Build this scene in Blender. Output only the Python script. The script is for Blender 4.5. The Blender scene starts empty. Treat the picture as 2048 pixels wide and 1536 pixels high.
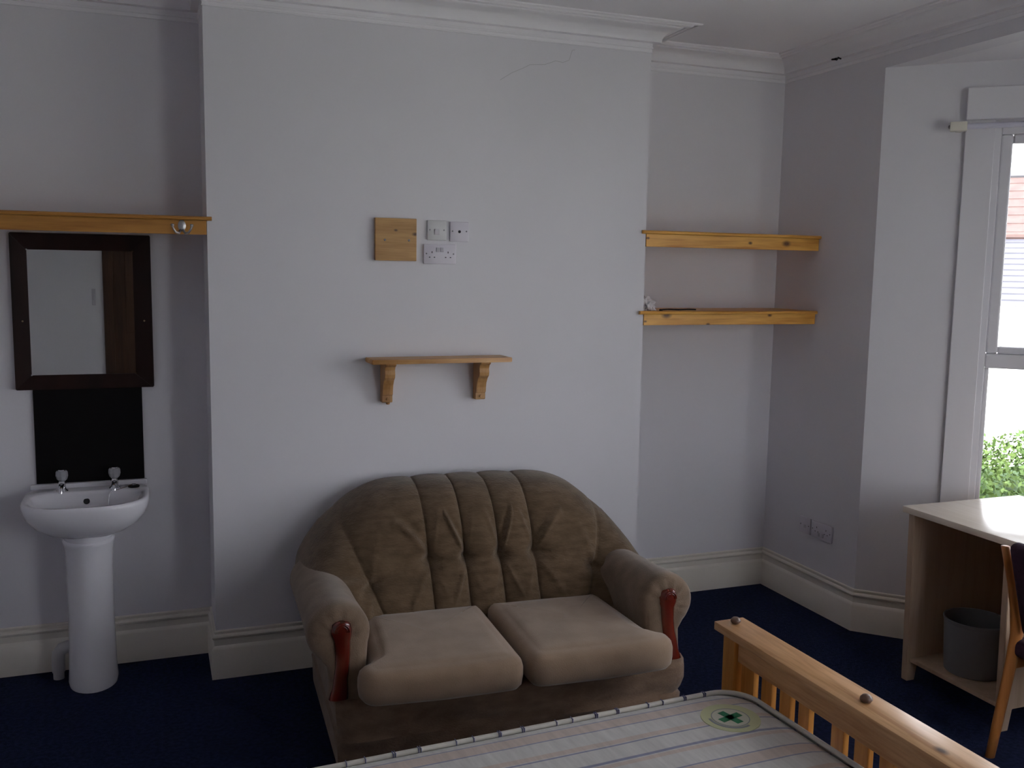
import bpy, bmesh, math, random
from mathutils import Vector, Matrix
random.seed(7)
C = bpy.context.scene
COL = C.collection

# ------------------------------------------------------------------ camera
CAM = Vector((-0.2181, -4.0854, 1.7493))
RX = Vector((0.9361, -0.3515, 0.0155)); UP = Vector((0.0274, 0.1168, 0.9928)); FW = Vector((0.3508, 0.9289, -0.1189))
cam = bpy.data.cameras.new('camera'); co = bpy.data.objects.new('camera', cam); COL.objects.link(co)
m = Matrix((RX, UP, -FW)).transposed().to_4x4(); m.translation = CAM
co.matrix_world = m
cam.sensor_width = 36.0; cam.lens = 36.0 * 1911.77 / 2048.0; cam.clip_start = 0.05; cam.clip_end = 300
C.camera = co

# ------------------------------------------------------------------ sky + exposure
W = bpy.data.worlds.new('world'); C.world = W; W.use_nodes = True
nt = W.node_tree; nt.nodes.clear()
out = nt.nodes.new('ShaderNodeOutputWorld'); bg = nt.nodes.new('ShaderNodeBackground')
tc = nt.nodes.new('ShaderNodeTexCoord'); sp = nt.nodes.new('ShaderNodeSeparateXYZ'); cr = nt.nodes.new('ShaderNodeValToRGB')
nt.links.new(tc.outputs['Generated'], sp.inputs[0]); nt.links.new(sp.outputs['Z'], cr.inputs[0]); nt.links.new(cr.outputs[0], bg.inputs[0])
cr.color_ramp.elements[0].position = 0.0; cr.color_ramp.elements[0].color = (0.96, 0.945, 1.0, 1)
cr.color_ramp.elements[1].position = 1.0; cr.color_ramp.elements[1].color = (0.86, 0.88, 1.0, 1)
bg.inputs[1].default_value = 3.0
nt.links.new(bg.outputs[0], out.inputs[0])
vs = C.view_settings
vs.view_transform = 'Standard'; vs.look = 'None'; vs.gamma = 1.0; vs.use_curve_mapping = False
vs.exposure = 1.55
sun = bpy.data.lights.new('sun', 'SUN'); so = bpy.data.objects.new('sun', sun); COL.objects.link(so)
sun.energy = 8.0; sun.angle = math.radians(25); sun.color = (1.0, .97, .92)
so.rotation_euler = Vector((.80, .30, -1.05)).to_track_quat('-Z', 'Y').to_euler(); so.location = (-5, -5, 12)
C.cycles.max_bounces = 14; C.cycles.diffuse_bounces = 8; C.cycles.transparent_max_bounces = 12
C.cycles.sample_clamp_indirect = 6.0

# ------------------------------------------------------------------ helpers
def link(o):
    COL.objects.link(o); return o
def tag(o, label=None, cat=None, group=None, kind=None):
    if label: o['label'] = label
    if cat: o['category'] = cat
    if group: o['group'] = group
    if kind: o['kind'] = kind
    return o
def obj(name, bm, mat, parent=None, smooth=False, recalc=True):
    if recalc: bmesh.ops.recalc_face_normals(bm, faces=bm.faces)
    me = bpy.data.meshes.new(name); bm.to_mesh(me); bm.free()
    for m_ in (mat if isinstance(mat, (list, tuple)) else [mat]): me.materials.append(m_)
    if smooth:
        me.polygons.foreach_set('use_smooth', [True] * len(me.polygons))
        if smooth is not True: me.set_sharp_from_angle(angle=math.radians(smooth))
    o = link(bpy.data.objects.new(name, me))
    if parent: o.parent = parent
    return o
def thing(name, label, cat, loc=(0, 0, 0), rz=0.0, group=None):
    o = link(bpy.data.objects.new(name, None)); o.location = loc; o.rotation_euler = (0, 0, rz); o.empty_display_size = .1
    return tag(o, label, cat, group)
def mesh_thing(name, bm, mat, label, cat, loc=(0,0,0), smooth=False):
    o = obj(name, bm, mat, None, smooth); o.location = loc
    return tag(o, label, cat)
def struct(name, bm, mat, parent=None, smooth=False):
    o = obj(name, bm, mat, parent, smooth)
    o['kind'] = 'structure'
    return o
def new(): return bmesh.new()
def box(bm, x0, x1, y0, y1, z0, z1, bev=0.0, seg=2, M=None):
    t = bmesh.new()
    bmesh.ops.create_cube(t, size=1.0)
    for v in t.verts:
        v.co = Vector(((x0+x1)/2 + v.co.x*(x1-x0), (y0+y1)/2 + v.co.y*(y1-y0), (z0+z1)/2 + v.co.z*(z1-z0)))
    if bev > 0:
        bmesh.ops.bevel(t, geom=list(t.edges), offset=bev, segments=seg, affect='EDGES', profile=0.5)
    merge(bm, t, M)
    return bm
def merge(bm, t, M=None):
    if M is not None: bmesh.ops.transform(t, matrix=M, verts=t.verts)
    me = bpy.data.meshes.new('tmp'); t.to_mesh(me); t.free(); bm.from_mesh(me); bpy.data.meshes.remove(me)
def ring_surface(bm, rings, close=True, cap0=True, cap1=True, mi=0):
    V = [[bm.verts.new(p) for p in r] for r in rings]
    n = len(V[0])
    for a, b in zip(V[:-1], V[1:]):
        for i in range(n if close else n-1):
            j = (i+1) % n
            f = bm.faces.new((a[i], a[j], b[j], b[i])); f.material_index = mi
    if close and cap0: bm.faces.new(list(reversed(V[0]))).material_index = mi
    if close and cap1: bm.faces.new(V[-1]).material_index = mi
    return V
def lathe(bm, prof, seg=24, M=None, sx=1.0, sy=1.0):
    t = bmesh.new()
    rings = [[(r*math.cos(2*math.pi*i/seg)*sx, r*math.sin(2*math.pi*i/seg)*sy, z) for i in range(seg)] for r, z in prof]
    ring_surface(t, rings)
    merge(bm, t, M); return bm
def tube(bm, pts, r, seg=10):
    pts = [Vector(p) for p in pts]; rings = []
    rr = r if isinstance(r, (list, tuple)) else [r]*len(pts)
    u = None
    for i, p in enumerate(pts):
        d = (pts[min(i+1, len(pts)-1)] - pts[max(i-1, 0)]).normalized()
        if u is None: u = d.orthogonal().normalized()
        u = (u - d*u.dot(d)).normalized(); w = d.cross(u)
        rings.append([p + (u*math.cos(2*math.pi*k/seg) + w*math.sin(2*math.pi*k/seg))*rr[i] for k in range(seg)])
    ring_surface(bm, rings); return bm
def prism(bm, poly, axis, a, b, M=None, bev=0):
    """poly: 2D points, extruded along axis ('x','y','z') from a to b"""
    t = bmesh.new()
    def P(p, c):
        return {'x': (c, p[0], p[1]), 'y': (p[0], c, p[1]), 'z': (p[0], p[1], c)}[axis]
    ring_surface(t, [[P(p, a) for p in poly], [P(p, b) for p in poly]])
    bmesh.ops.recalc_face_normals(t, faces=t.faces)
    if bev: bmesh.ops.bevel(t, geom=list(t.edges), offset=bev, segments=2, affect='EDGES')
    merge(bm, t, M); return bm
def Tm(x=0, y=0, z=0, rz=0, rx=0, ry=0):
    return Matrix.Translation((x, y, z)) @ Matrix.Rotation(rz, 4, 'Z') @ Matrix.Rotation(ry, 4, 'Y') @ Matrix.Rotation(rx, 4, 'X')
def sweep(bm, path, prof, i0=0, i1=None, sign=1):
    """sweep profile (u out to the right of travel, z) along a 2D path with mitres; only segments i0..i1"""
    P = [Vector(p) for p in path]; n = len(P)
    if i1 is None: i1 = n-1
    def off(i):
        def nr(a, b):
            d = (b-a).normalized(); return Vector((d.y, -d.x))
        if i == 0: return nr(P[0], P[1])
        if i == n-1: return nr(P[-2], P[-1])
        a, b = nr(P[i-1], P[i]), nr(P[i], P[i+1])
        s = a+b; return s * (1.0/(1.0 + a.dot(b)))
    rings = []
    for i in range(i0, i1+1):
        o = off(i); rings.append([(P[i].x+o.x*u, P[i].y+o.y*u, z) for u, z in prof])
    ring_surface(bm, rings); return bm

# ------------------------------------------------------------------ materials
def mat(name, color, rough=0.5, metal=0.0, spec=None, **kw):
    M_ = bpy.data.materials.new(name); M_.use_nodes = True
    b = M_.node_tree.nodes['Principled BSDF']
    b.inputs['Base Color'].default_value = (*color, 1); b.inputs['Roughness'].default_value = rough; b.inputs['Metallic'].default_value = metal
    if spec is not None: b.inputs['Specular IOR Level'].default_value = spec
    for k, v in kw.items(): b.inputs[k.replace('_', ' ')].default_value = v
    return M_
def N(M_, t, **kw):
    n = M_.node_tree.nodes.new(t)
    for k, v in kw.items():
        if k in n.inputs: n.inputs[k].default_value = v
        else: setattr(n, k, v)
    return n
def L(M_, a, b): M_.node_tree.links.new(a, b)
def mottled(name, c1, c2, rough=0.6, scale=3.0, bump=0.0, bscale=200, bdist=0.001, spec=None, stretch=(1, 1, 1), detail=4, lo=.35, hi=.65, **kw):
    M_ = mat(name, c1, rough, spec=spec, **kw); b = M_.node_tree.nodes['Principled BSDF']
    tcn = N(M_, 'ShaderNodeTexCoord'); mp = N(M_, 'ShaderNodeMapping'); mp.inputs['Scale'].default_value = stretch
    L(M_, tcn.outputs['Object'], mp.inputs[0])
    nz = N(M_, 'ShaderNodeTexNoise', Scale=scale, Detail=detail); L(M_, mp.outputs[0], nz.inputs['Vector'])
    rp = N(M_, 'ShaderNodeValToRGB'); e = rp.color_ramp.elements
    e[0].position = lo; e[0].color = (*c1, 1); e[1].position = hi; e[1].color = (*c2, 1)
    L(M_, nz.outputs['Fac'], rp.inputs[0]); L(M_, rp.outputs[0], b.inputs['Base Color'])
    if bump:
        n2 = N(M_, 'ShaderNodeTexNoise', Scale=bscale, Detail=3.0); L(M_, mp.outputs[0], n2.inputs['Vector'])
        bp = N(M_, 'ShaderNodeBump', Strength=bump, Distance=bdist); L(M_, n2.outputs['Fac'], bp.inputs['Height']); L(M_, bp.outputs[0], b.inputs['Normal'])
    return M_
def wood(name, light, dark, axis='x', scale=14.0, knots=(), rough=0.42, knotc=(0.06, 0.022, 0.008), ks=0.012):
    """grain running along axis; knots: list of object-space centres"""
    M_ = mat(name, light, rough); b = M_.node_tree.nodes['Principled BSDF']
    tcn = N(M_, 'ShaderNodeTexCoord'); mp = N(M_, 'ShaderNodeMapping')
    s = [1, 1, 1]; s['xyz'.index(axis)] = 0.07; mp.inputs['Scale'].default_value = s
    L(M_, tcn.outputs['Object'], mp.inputs[0])
    n1 = N(M_, 'ShaderNodeTexNoise', Scale=scale, Detail=4.0, Distortion=1.2); L(M_, mp.outputs[0], n1.inputs['Vector'])
    n2 = N(M_, 'ShaderNodeTexNoise', Scale=scale*7, Detail=2.0); L(M_, mp.outputs[0], n2.inputs['Vector'])
    ad = N(M_, 'ShaderNodeMath', operation='MULTIPLY_ADD'); L(M_, n2.outputs['Fac'], ad.inputs[0]); ad.inputs[1].default_value = 0.45; L(M_, n1.outputs['Fac'], ad.inputs[2])
    rp = N(M_, 'ShaderNodeValToRGB'); e = rp.color_ramp.elements
    e[0].position = 0.55; e[0].color = (*dark, 1); e[1].position = 0.82; e[1].color = (*light, 1)
    L(M_, ad.outputs[0], rp.inputs[0]); col = rp.outputs[0]
    for kx in knots:
        c = kx[:3]; rad = kx[3] if len(kx) > 3 else ks
        m2 = N(M_, 'ShaderNodeMapping'); m2.vector_type = 'POINT'; m2.inputs['Location'].default_value = [-v for v in c]
        L(M_, tcn.outputs['Object'], m2.inputs[0])
        m3 = N(M_, 'ShaderNodeMapping'); sc = [1, 1, 1]; sc['xyz'.index(axis)] = 0.6; m3.inputs['Scale'].default_value = sc
        L(M_, m2.outputs[0], m3.inputs[0])
        ln = N(M_, 'ShaderNodeVectorMath', operation='LENGTH'); L(M_, m3.outputs[0], ln.inputs[0])
        mr = N(M_, 'ShaderNodeMapRange'); mr.inputs['From Min'].default_value = rad*0.35; mr.inputs['From Max'].default_value = rad*1.15; mr.inputs['To Min'].default_value = 0.9; mr.inputs['To Max'].default_value = 0
        L(M_, ln.outputs['Value'], mr.inputs['Value'])
        mx = N(M_, 'ShaderNodeMixRGB'); mx.inputs[2].default_value = (*knotc, 1)
        L(M_, mr.outputs[0], mx.inputs[0]); L(M_, col, mx.inputs[1]); col = mx.outputs[0]
    L(M_, col, b.inputs['Base Color'])
    bp = N(M_, 'ShaderNodeBump', Strength=0.12, Distance=0.001); L(M_, ad.outputs[0], bp.inputs['Height']); L(M_, bp.outputs[0], b.inputs['Normal'])
    return M_

m_wall = mottled('wall_paint', (0.695, 0.685, 0.725), (0.725, 0.715, 0.755), 0.85, 1.2, bump=0.25, bscale=90, bdist=0.0008, spec=0.25)
m_ceil = mottled('ceiling_paint', (0.80, 0.79, 0.825), (0.83, 0.82, 0.85), 0.9, 1.0, spec=0.2)
m_gloss = mottled('cream_gloss', (0.74, 0.70, 0.63), (0.80, 0.76, 0.69), 0.32, 3.0, spec=0.4)
m_upvc = mat('white_frame_paint', (0.74, 0.73, 0.77), 0.35)
m_carpet = mottled('navy_carpet', (0.008, 0.012, 0.036), (0.018, 0.026, 0.072), 0.95, 60.0, bump=0.8, bscale=400, bdist=0.004, spec=0.1)
m_shelf_l = wood('pine_shelf_left', (0.50, 0.235, 0.05), (0.32, 0.12, 0.022), 'x', knots=[(-0.155, -0.004, -0.052, 0.012)])
PL, PD = (0.80, 0.42, 0.085), (0.52, 0.21, 0.028)
m_shelf_a = wood('pine_shelf_upper', PL, PD, 'x', knots=[(0.80, -.004, -.044, .017), (0.585, -.004, -.046, .008), (0.01, -.004, -.036, .007)], knotc=(.07,.02,.01))
m_shelf_b = wood('pine_shelf_lower', PL, PD, 'x', knots=[(0.125, -.004, -.020, .018), (0.72, -.004, -.022, .009), (0.01, -.004, -.05, .006), (.36, -.004, -.066, .008)], knotc=(.08,.022,.01))
m_ledge = wood('pine_small_shelf', (0.58, 0.34, 0.13), (0.43, 0.20, 0.06), 'x', 16)
m_ledge_v = wood('pine_bracket', (0.50, 0.28, 0.11), (0.36, 0.17, 0.055), 'z', 16)
m_plaque = wood('pine_blanking_plate', (0.50, 0.28, 0.09), (0.36, 0.175, 0.045), 'x', 20, knots=[(0.175, -.02, 0.115, .009), (0.09, -.02, 0.13, .006)])
m_bed_y = wood('bed_pine_rail', (0.70, 0.41, 0.20), (0.50, 0.25, 0.10), 'y', 18, knots=[(-.015, -.905, .63, .014), (-.05, -.67, .585, .02)], rough=0.3)
m_bed_z = wood('bed_pine_slat', (0.62, 0.29, 0.07), (0.46, 0.18, 0.035), 'z', 14, rough=0.35)
m_mahog = mottled('dark_mahogany', (0.012, 0.005, 0.005), (0.022, 0.008, 0.007), 0.35, 8, stretch=(1, 1, .15), spec=.2)
m_black = mat('black_splashback', (0.005, 0.004, 0.005), 0.5, spec=.12)
m_mirror = mat('mirror_glass', (0.88, 0.90, 0.86), 0.01, 1.0)
m_ceram = mat('white_ceramic', (0.74, 0.73, 0.78), 0.12)
m_chrome = mat('chrome', (0.75, 0.75, 0.78), 0.12, 1.0)
m_acryl = mat('acrylic_tap_head', (0.55, 0.56, 0.60), 0.06, 0.0); m_acryl.node_tree.nodes['Principled BSDF'].inputs['Transmission Weight'].default_value = 0.55
m_dark = mat('dark_hole', (0.01, 0.01, 0.012), 0.7)
m_plastic = mat('white_plastic_plate', (0.63, 0.60, 0.67), 0.35)
m_plastic2 = mat('white_plastic_switch', (0.60, 0.60, 0.61), 0.35)
m_rocker = mat('rocker_plastic', (0.50, 0.48, 0.53), 0.35)
m_screw = mat('dull_screw', (0.16, 0.15, 0.17), 0.4, 0.6)
m_brass = mat('dull_brass', (0.35, 0.28, 0.16), 0.35, 0.9)
m_red = mottled('red_varnished_wood', (0.085, 0.008, 0.005), (0.14, 0.017, 0.008), 0.16, 9, stretch=(1, 1, .2), Coat_Weight=0.6)
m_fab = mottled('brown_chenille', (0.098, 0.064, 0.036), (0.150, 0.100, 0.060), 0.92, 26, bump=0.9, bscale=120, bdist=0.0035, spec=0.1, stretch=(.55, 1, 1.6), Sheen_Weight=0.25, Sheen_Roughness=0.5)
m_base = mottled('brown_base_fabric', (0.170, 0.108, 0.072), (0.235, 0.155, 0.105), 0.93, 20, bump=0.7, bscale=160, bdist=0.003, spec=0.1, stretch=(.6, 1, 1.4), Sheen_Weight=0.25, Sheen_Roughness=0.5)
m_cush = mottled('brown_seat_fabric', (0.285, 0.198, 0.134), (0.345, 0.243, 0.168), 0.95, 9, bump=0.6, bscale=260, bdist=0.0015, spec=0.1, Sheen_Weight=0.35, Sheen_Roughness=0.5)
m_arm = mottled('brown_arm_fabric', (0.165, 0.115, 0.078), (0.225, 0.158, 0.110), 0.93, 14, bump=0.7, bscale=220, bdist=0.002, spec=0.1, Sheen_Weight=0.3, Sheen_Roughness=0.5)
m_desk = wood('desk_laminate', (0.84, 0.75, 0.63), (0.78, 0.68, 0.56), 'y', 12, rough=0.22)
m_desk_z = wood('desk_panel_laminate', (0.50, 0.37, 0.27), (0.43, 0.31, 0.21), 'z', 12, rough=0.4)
m_chairw = wood('chair_beech', (0.52, 0.21, 0.06), (0.40, 0.14, 0.035), 'z', 10, rough=0.28)
m_purple = mottled('purple_chair_fabric', (0.030, 0.010, 0.028), (0.05, 0.018, 0.045), 0.9, 60, bump=0.4, bscale=300)
m_bin = mat('grey_bin_plastic', (0.17, 0.175, 0.185), 0.5)
m_paper = mat('white_tissue', (0.62, 0.58, 0.60), 0.9)
m_door = wood('dark_brown_door', (0.070, 0.028, 0.012), (0.040, 0.015, 0.007), 'z', 8, rough=0.6)
m_glass = bpy.data.materials.new('window_glass'); m_glass.use_nodes = True
g = m_glass.node_tree; g.nodes.clear()
go = g.nodes.new('ShaderNodeOutputMaterial'); gt = g.nodes.new('ShaderNodeBsdfTransparent'); gg = g.nodes.new('ShaderNodeBsdfGlossy'); gm = g.nodes.new('ShaderNodeMixShader'); gf = g.nodes.new('ShaderNodeFresnel')
gg.inputs['Roughness'].default_value = 0.0; gf.inputs[0].default_value = 1.4; gt.inputs[0].default_value = (0.97, 0.985, 0.98, 1)
g.links.new(gf.outputs[0], gm.inputs[0]); g.links.new(gt.outputs[0], gm.inputs[1]); g.links.new(gg.outputs[0], gm.inputs[2]); g.links.new(gm.outputs[0], go.inputs[0])

# ------------------------------------------------------------------ room shell
BW, DL, DR, XR, YE = 1.9935, 0.3068, 0.3477, 2.9944, -0.4111
XL, YB, H = -1.30, -4.90, 2.87
ZS = 2.704                       # bay soffit
SQ = math.sqrt(.5); SL = 0.95    # splay length
S1 = (XR + SL*SQ, YE - SL*SQ)    # splay / front corner
FL = 1.7
S2 = (S1[0], S1[1]-FL); S3 = (XR, S2[1]-SL*SQ)
T = 0.12

def strip(path, z0, z1, th=T):
    bm = new(); sweep(bm, path, [(0, z0), (0, z1), (-th, z1), (-th, z0)]); return bm
wb = struct('wall_back', strip([(XL-T, DL), (0, DL), (0, 0), (BW, 0), (BW, DR), (XR+T, DR)], 0, H), m_wall)
bm = new(); sweep(bm, [(XR, DR), (XR, YE)], [(0, 0), (0, H), (-T, H), (-T, 0)])
box(bm, XR, XR+T, S3[1], YE, ZS, H); sweep(bm, [(XR, S3[1]), (XR, YB)], [(0, 0), (0, H), (-T, H), (-T, 0)])
struct('wall_right', bm, m_wall)
bm = new(); box(bm, XL-T, XL, YB-T, DL, 0, H); struct('wall_left', bm, m_wall)
# front wall behind the camera, with a doorway
DX0, DX1, DZ = -0.56, 0.22, 2.02
FX0, FX1, WZ0, WZ1 = 2.0, 2.92, 0.60, 2.42      # unseen second window behind the camera, added to account for light on the right
bm = new(); box(bm, XL-T, DX0, YB-T, YB, 0, H); box(bm, DX1, FX0, YB-T, YB, 0, H); box(bm, FX1, XR+T, YB-T, YB, 0, H); box(bm, FX0, FX1, YB-T, YB, 0, WZ0); box(bm, FX0, FX1, YB-T, YB, WZ1, H); box(bm, DX0, DX1, YB-T, YB, DZ, H)
struct('wall_front', bm, m_wall)
bm = new(); box(bm, XL-T, XR, YB-T, DR+T, H, H+.1); struct('ceiling', bm, m_ceil)
bm = new(); prism(bm, [(XR+T-.005, YE+.05), (S1[0]+.1, S1[1]+.08), (S2[0]+.1, S2[1]-.08), (XR+T-.005, S3[1]-.05)], 'z', ZS, ZS+.09); struct('ceiling_bay', bm, m_ceil)
bm = new(); box(bm, XL-T, XR+.02, YB-T, DR+T, -.1, 0); prism(bm, [(XR, YE+.1), (S1[0]+.1, S1[1]+.05), (S2[0]+.1, S2[1]-.05), (XR, S3[1]-.1)], 'z', -.1, -0.0005)
struct('floor', bm, m_carpet)

# bay walls, each with a window hole: local frame s along the wall, n outward
def frame(o, ang):
    return Matrix.Translation((o[0], o[1], 0)) @ Matrix.Rotation(ang, 4, 'Z')   # local x = s, local y = outward
def bay_panel(bm, Mx, ln, a, b, z0, z1):
    box(bm, 0, a, 0, T, 0, ZS, M=Mx); box(bm, b, ln, 0, T, 0, ZS, M=Mx)
    box(bm, a, b, 0, T, 0, z0, M=Mx); box(bm, a, b, 0, T, z1, ZS, M=Mx)
MA = frame((XR, YE), math.radians(-45)); MB_ = frame(S1, math.radians(-90)); MC = frame(S2, math.radians(-135))
bm = new(); bay_panel(bm, MA, SL, .465, .84, WZ0, WZ1); bay_panel(bm, MB_, FL, .14, FL-.14, WZ0, WZ1); bay_panel(bm, MC, SL, .11, .485, WZ0, WZ1)
# small wedge posts where the bay walls meet
for c, a in ((S1, -67.5), (S2, -112.5)):
    Mx = frame(c, math.radians(a)); box(bm, -.05, .05, .0, T, 0, ZS, M=Mx)
struct('wall_bay', bm, m_wall)

def window(name, Mx, a, b, lights=1):
    w = link(bpy.data.objects.new(name, None)); w['kind'] = 'structure'; w.matrix_world = Mx
    w.location = Mx.to_translation(); w.rotation_euler = Mx.to_euler()
    def part(nm, bm, mt, sm=False):
        o = obj(nm, bm, mt, w, sm); return o
    # architrave: side boards and head board on the wall face
    bm = new()
    for x0, x1 in ((a-.110, a+.010), (b-.010, b+.110)): box(bm, x0, x1, -.022, 0.0, 0.0, 2.445, .003)
    box(bm, a-.112, b+.112, -.040, 0.0, 2.445, 2.585, .004); part('architrave', bm, m_upvc)
    # sill board
    bm = new(); box(bm, a-.02, b+.02, -.05, T, WZ0-.03, WZ0, .006); part('sill', bm, m_upvc)
    # outer frame with a stepped moulding
    bm = new(); f = .038
    for x0, x1 in ((a, a+f), (b-f, b)): box(bm, x0, x1, .008, .10, WZ0, WZ1, .004)
    box(bm, a+f, b-f, .008, .10, WZ1-f, WZ1, .004); box(bm, a+f, b-f, .008, .10, WZ0, WZ0+f, .004)
    for x0, x1 in ((a-.0, a+.010), (b-.010, b)): box(bm, x0, x1, -.012, .01, WZ0, WZ1, .003)
    part('outer_frame', bm, m_upvc)
    ia, ib = a+f, b-f; n = lights
    for k in range(n):
        p0 = ia + (ib-ia)*k/n; p1 = ia + (ib-ia)*(k+1)/n
        if k:
            bm = new(); box(bm, p0-.03, p0+.03, .008, .10, WZ0+f, WZ1-f, .004); part('mullion', bm, m_upvc)
        g0 = p0 + (.03 if k else 0); g1 = p1 - (.03 if k < n-1 else 0)
        ZM = 1.334
        # transom
        bm = new(); box(bm, g0, g1, .004, .09, ZM, ZM+.066, .006); part('transom', bm, m_upvc)
        # upper sash frame (bevelled) and panes
        zt0, zt1 = ZM+.066, WZ1-f
        sw = .048
        bm = new()
        for q in ((g0, g0+sw, zt0, zt1), (g1-sw, g1, zt0, zt1), (g0+sw, g1-sw, zt1-sw*.85, zt1), (g0+sw, g1-sw, zt0, zt0+.034)):
            box(bm, q[0], q[1], .020, .075, q[2], q[3], .008)
        part('sash', bm, m_upvc)
        bm = new(); box(bm, g0+sw-.01, g1-sw+.01, .046, .050, zt0+.03, zt1-.03); part('pane', bm, m_glass)
        bm = new()
        lw = .020
        for q in ((g0, g0+lw, WZ0+f, ZM), (g1-lw, g1, WZ0+f, ZM), (g0+lw, g1-lw, WZ0+f, WZ0+f+lw)):
            box(bm, q[0], q[1], .030, .075, q[2], q[3], .006)
        part('glazing_bead', bm, m_upvc)
        bm = new(); box(bm, g0+.01, g1-.01, .050, .054, WZ0+f+.01, ZM+.01); part('pane', bm, m_glass)
    return w
window('window_1', MA, .465, .84, 1)
window('window_2', MB_, .14, FL-.14, 3)
window('window_3', MC, .11, .485, 1)
window('window_unseen', frame((FX1, YB), math.pi), 0, FX1-FX0, 1)  # unseen window, added to light the right side from behind the camera

# cornice with beads (main room)
cor = [(XL, YB), (XL, DL), (0, DL), (0, 0), (BW, 0), (BW, DR), (XR, DR), (XR, YB), (XL, YB)]
Z = H
cprof = [(0, Z), (.170, Z), (.168, Z-.006), (.161, Z-.009), (.153, Z-.007), (.150, Z-.003), (.140, Z-.003), (.136, Z-.010), (.127, Z-.013), (.118, Z-.010), (.115, Z-.004), (.106, Z-.004), (.104, Z-.012)]
for k in range(9):
    a = math.pi/2*k/8
    cprof.append((.098 - .064*math.sin(a), Z-.016 - .046*(1-math.cos(a))))
cprof += [(.034, Z-.068), (0.003, Z-.068), (.003, Z-.084), (.0055, Z-.086), (.0055, Z-.092), (.002, Z-.094), (.002, Z-.104), (.004, Z-.106), (.004, Z-.110), (0, Z-.111)]
def seg_piece(name, path, prof, i0, i1, mt, sm=30):
    bm = new(); sweep(bm, path, prof, i0, i1); return struct(name, bm, mt, smooth=sm)
seg_piece('trim_1', cor, cprof, 1, 6, m_ceil); seg_piece('trim_2', cor, cprof, 6, 7, m_ceil); seg_piece('trim_3', cor, cprof, 0, 1, m_ceil); seg_piece('trim_4', cor, cprof, 7, 8, m_ceil)
# skirting
HS = .2097
sprof = [(0, HS), (.006, HS), (.009, HS-.004), (.008, HS-.010), (.004, HS-.014), (.004, HS-.018), (.013, HS-.021), (.017, HS-.027), (.015, HS-.034), (.009, HS-.040), (.008, HS-.066), (.010, HS-.068), (.016, HS-.074), (.0195, HS-.082), (.020, 0), (0, 0)]
sk = [(XL, YB), (XL, DL), (0, DL), (0, 0), (BW, 0), (BW, DR), (XR, DR), (XR, YE), (XR+.62*SL*SQ+.0, YE-.62*SL*SQ)]
sk[-1] = S1; sk += [S2, S3, (XR, YB)]
seg_piece('baseboard_back', sk, sprof, 1, 6, m_gloss, 25); seg_piece('baseboard_right', sk, sprof, 6, 7, m_gloss, 25); seg_piece('baseboard_bay', sk, sprof, 7, 11, m_gloss, 25); seg_piece('baseboard_left', sk, sprof, 0, 1, m_gloss, 25)

# door behind the camera (seen in the mirror)
d = link(bpy.data.objects.new('door_1', None)); d['kind'] = 'structure'; d.location = (DX0, YB, 0)
bm = new(); w_ = DX1-DX0
for x0, x1 in ((-.07, .015), (w_-.015, w_+.07)): box(bm, x0, x1, 0, .02, 0, DZ+.07, .003)
box(bm, .015, w_-.015, 0, .02, DZ-.015, DZ+.07, .003); obj('architrave', bm, m_door, d)
bm = new(); box(bm, 0, w_, -.06, -.018, 0, DZ)
obj('door_leaf', bm, m_door, d)
for z0, z1 in ((.2, .95), (1.1, 1.88)):
    for x0 in (.12, .45):
        bm = new(); box(bm, x0, x0+.25, -.021, -.012, z0, z1, .004); obj('door_panel', bm, m_door, d)
bm = new(); lathe(bm, [(.001, 0), (.012, 0), (.012, .02), (.024, .03), (.026, .045), (.015, .055), (.001, .057)], 16, Tm(w_-.08, -.02, 1.0, rx=-math.pi/2)); obj('door_knob', bm, m_brass, d, True)

# wall and cornice marks
bm = new()
pts = [(1.246, 2.577), (1.30, 2.612), (1.36, 2.640), (1.387, 2.655), (1.46, 2.662), (1.51, 2.682), (1.545, 2.678), (1.575, 2.690), (1.590, 2.735), (1.604, 2.738)]
for (xa, za), (xb, zb) in zip(pts[:-1], pts[1:]):
    n_ = Vector((zb-za, xa-xb)).normalized()*.0011
    q = [(xa+n_.x, -.0004, za+n_.y), (xb+n_.x, -.0004, zb+n_.y), (xb-n_.x, -.0004, zb-n_.y), (xa-n_.x, -.0004, za-n_.y)]
    ring_surface(bm, [q, [(p[0], .0008, p[2]) for p in q]])
cr_ = obj('crack', bm, mat('plaster_crack', (0.50, 0.49, 0.51), .9), wb)
bm = new(); lathe(bm, [(.001, 0), (.008, 0), (.005, .01), (.004, .03), (.001, .032)], 8, Tm(XR-.03, -.10, 2.800, ry=math.radians(-100)))
tube(bm, [(XR-.035, -.11, 2.796), (XR-.05, -.135, 2.798), (XR-.045, -.15, 2.79)], .004, 6)
mesh_thing('cornice_mark', bm, m_dark, 'small dark mark, built as a hook, in the cornice high above the bay corner', 'hook')  # dark spots in the cornice, modelled as a small hook shape

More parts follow.
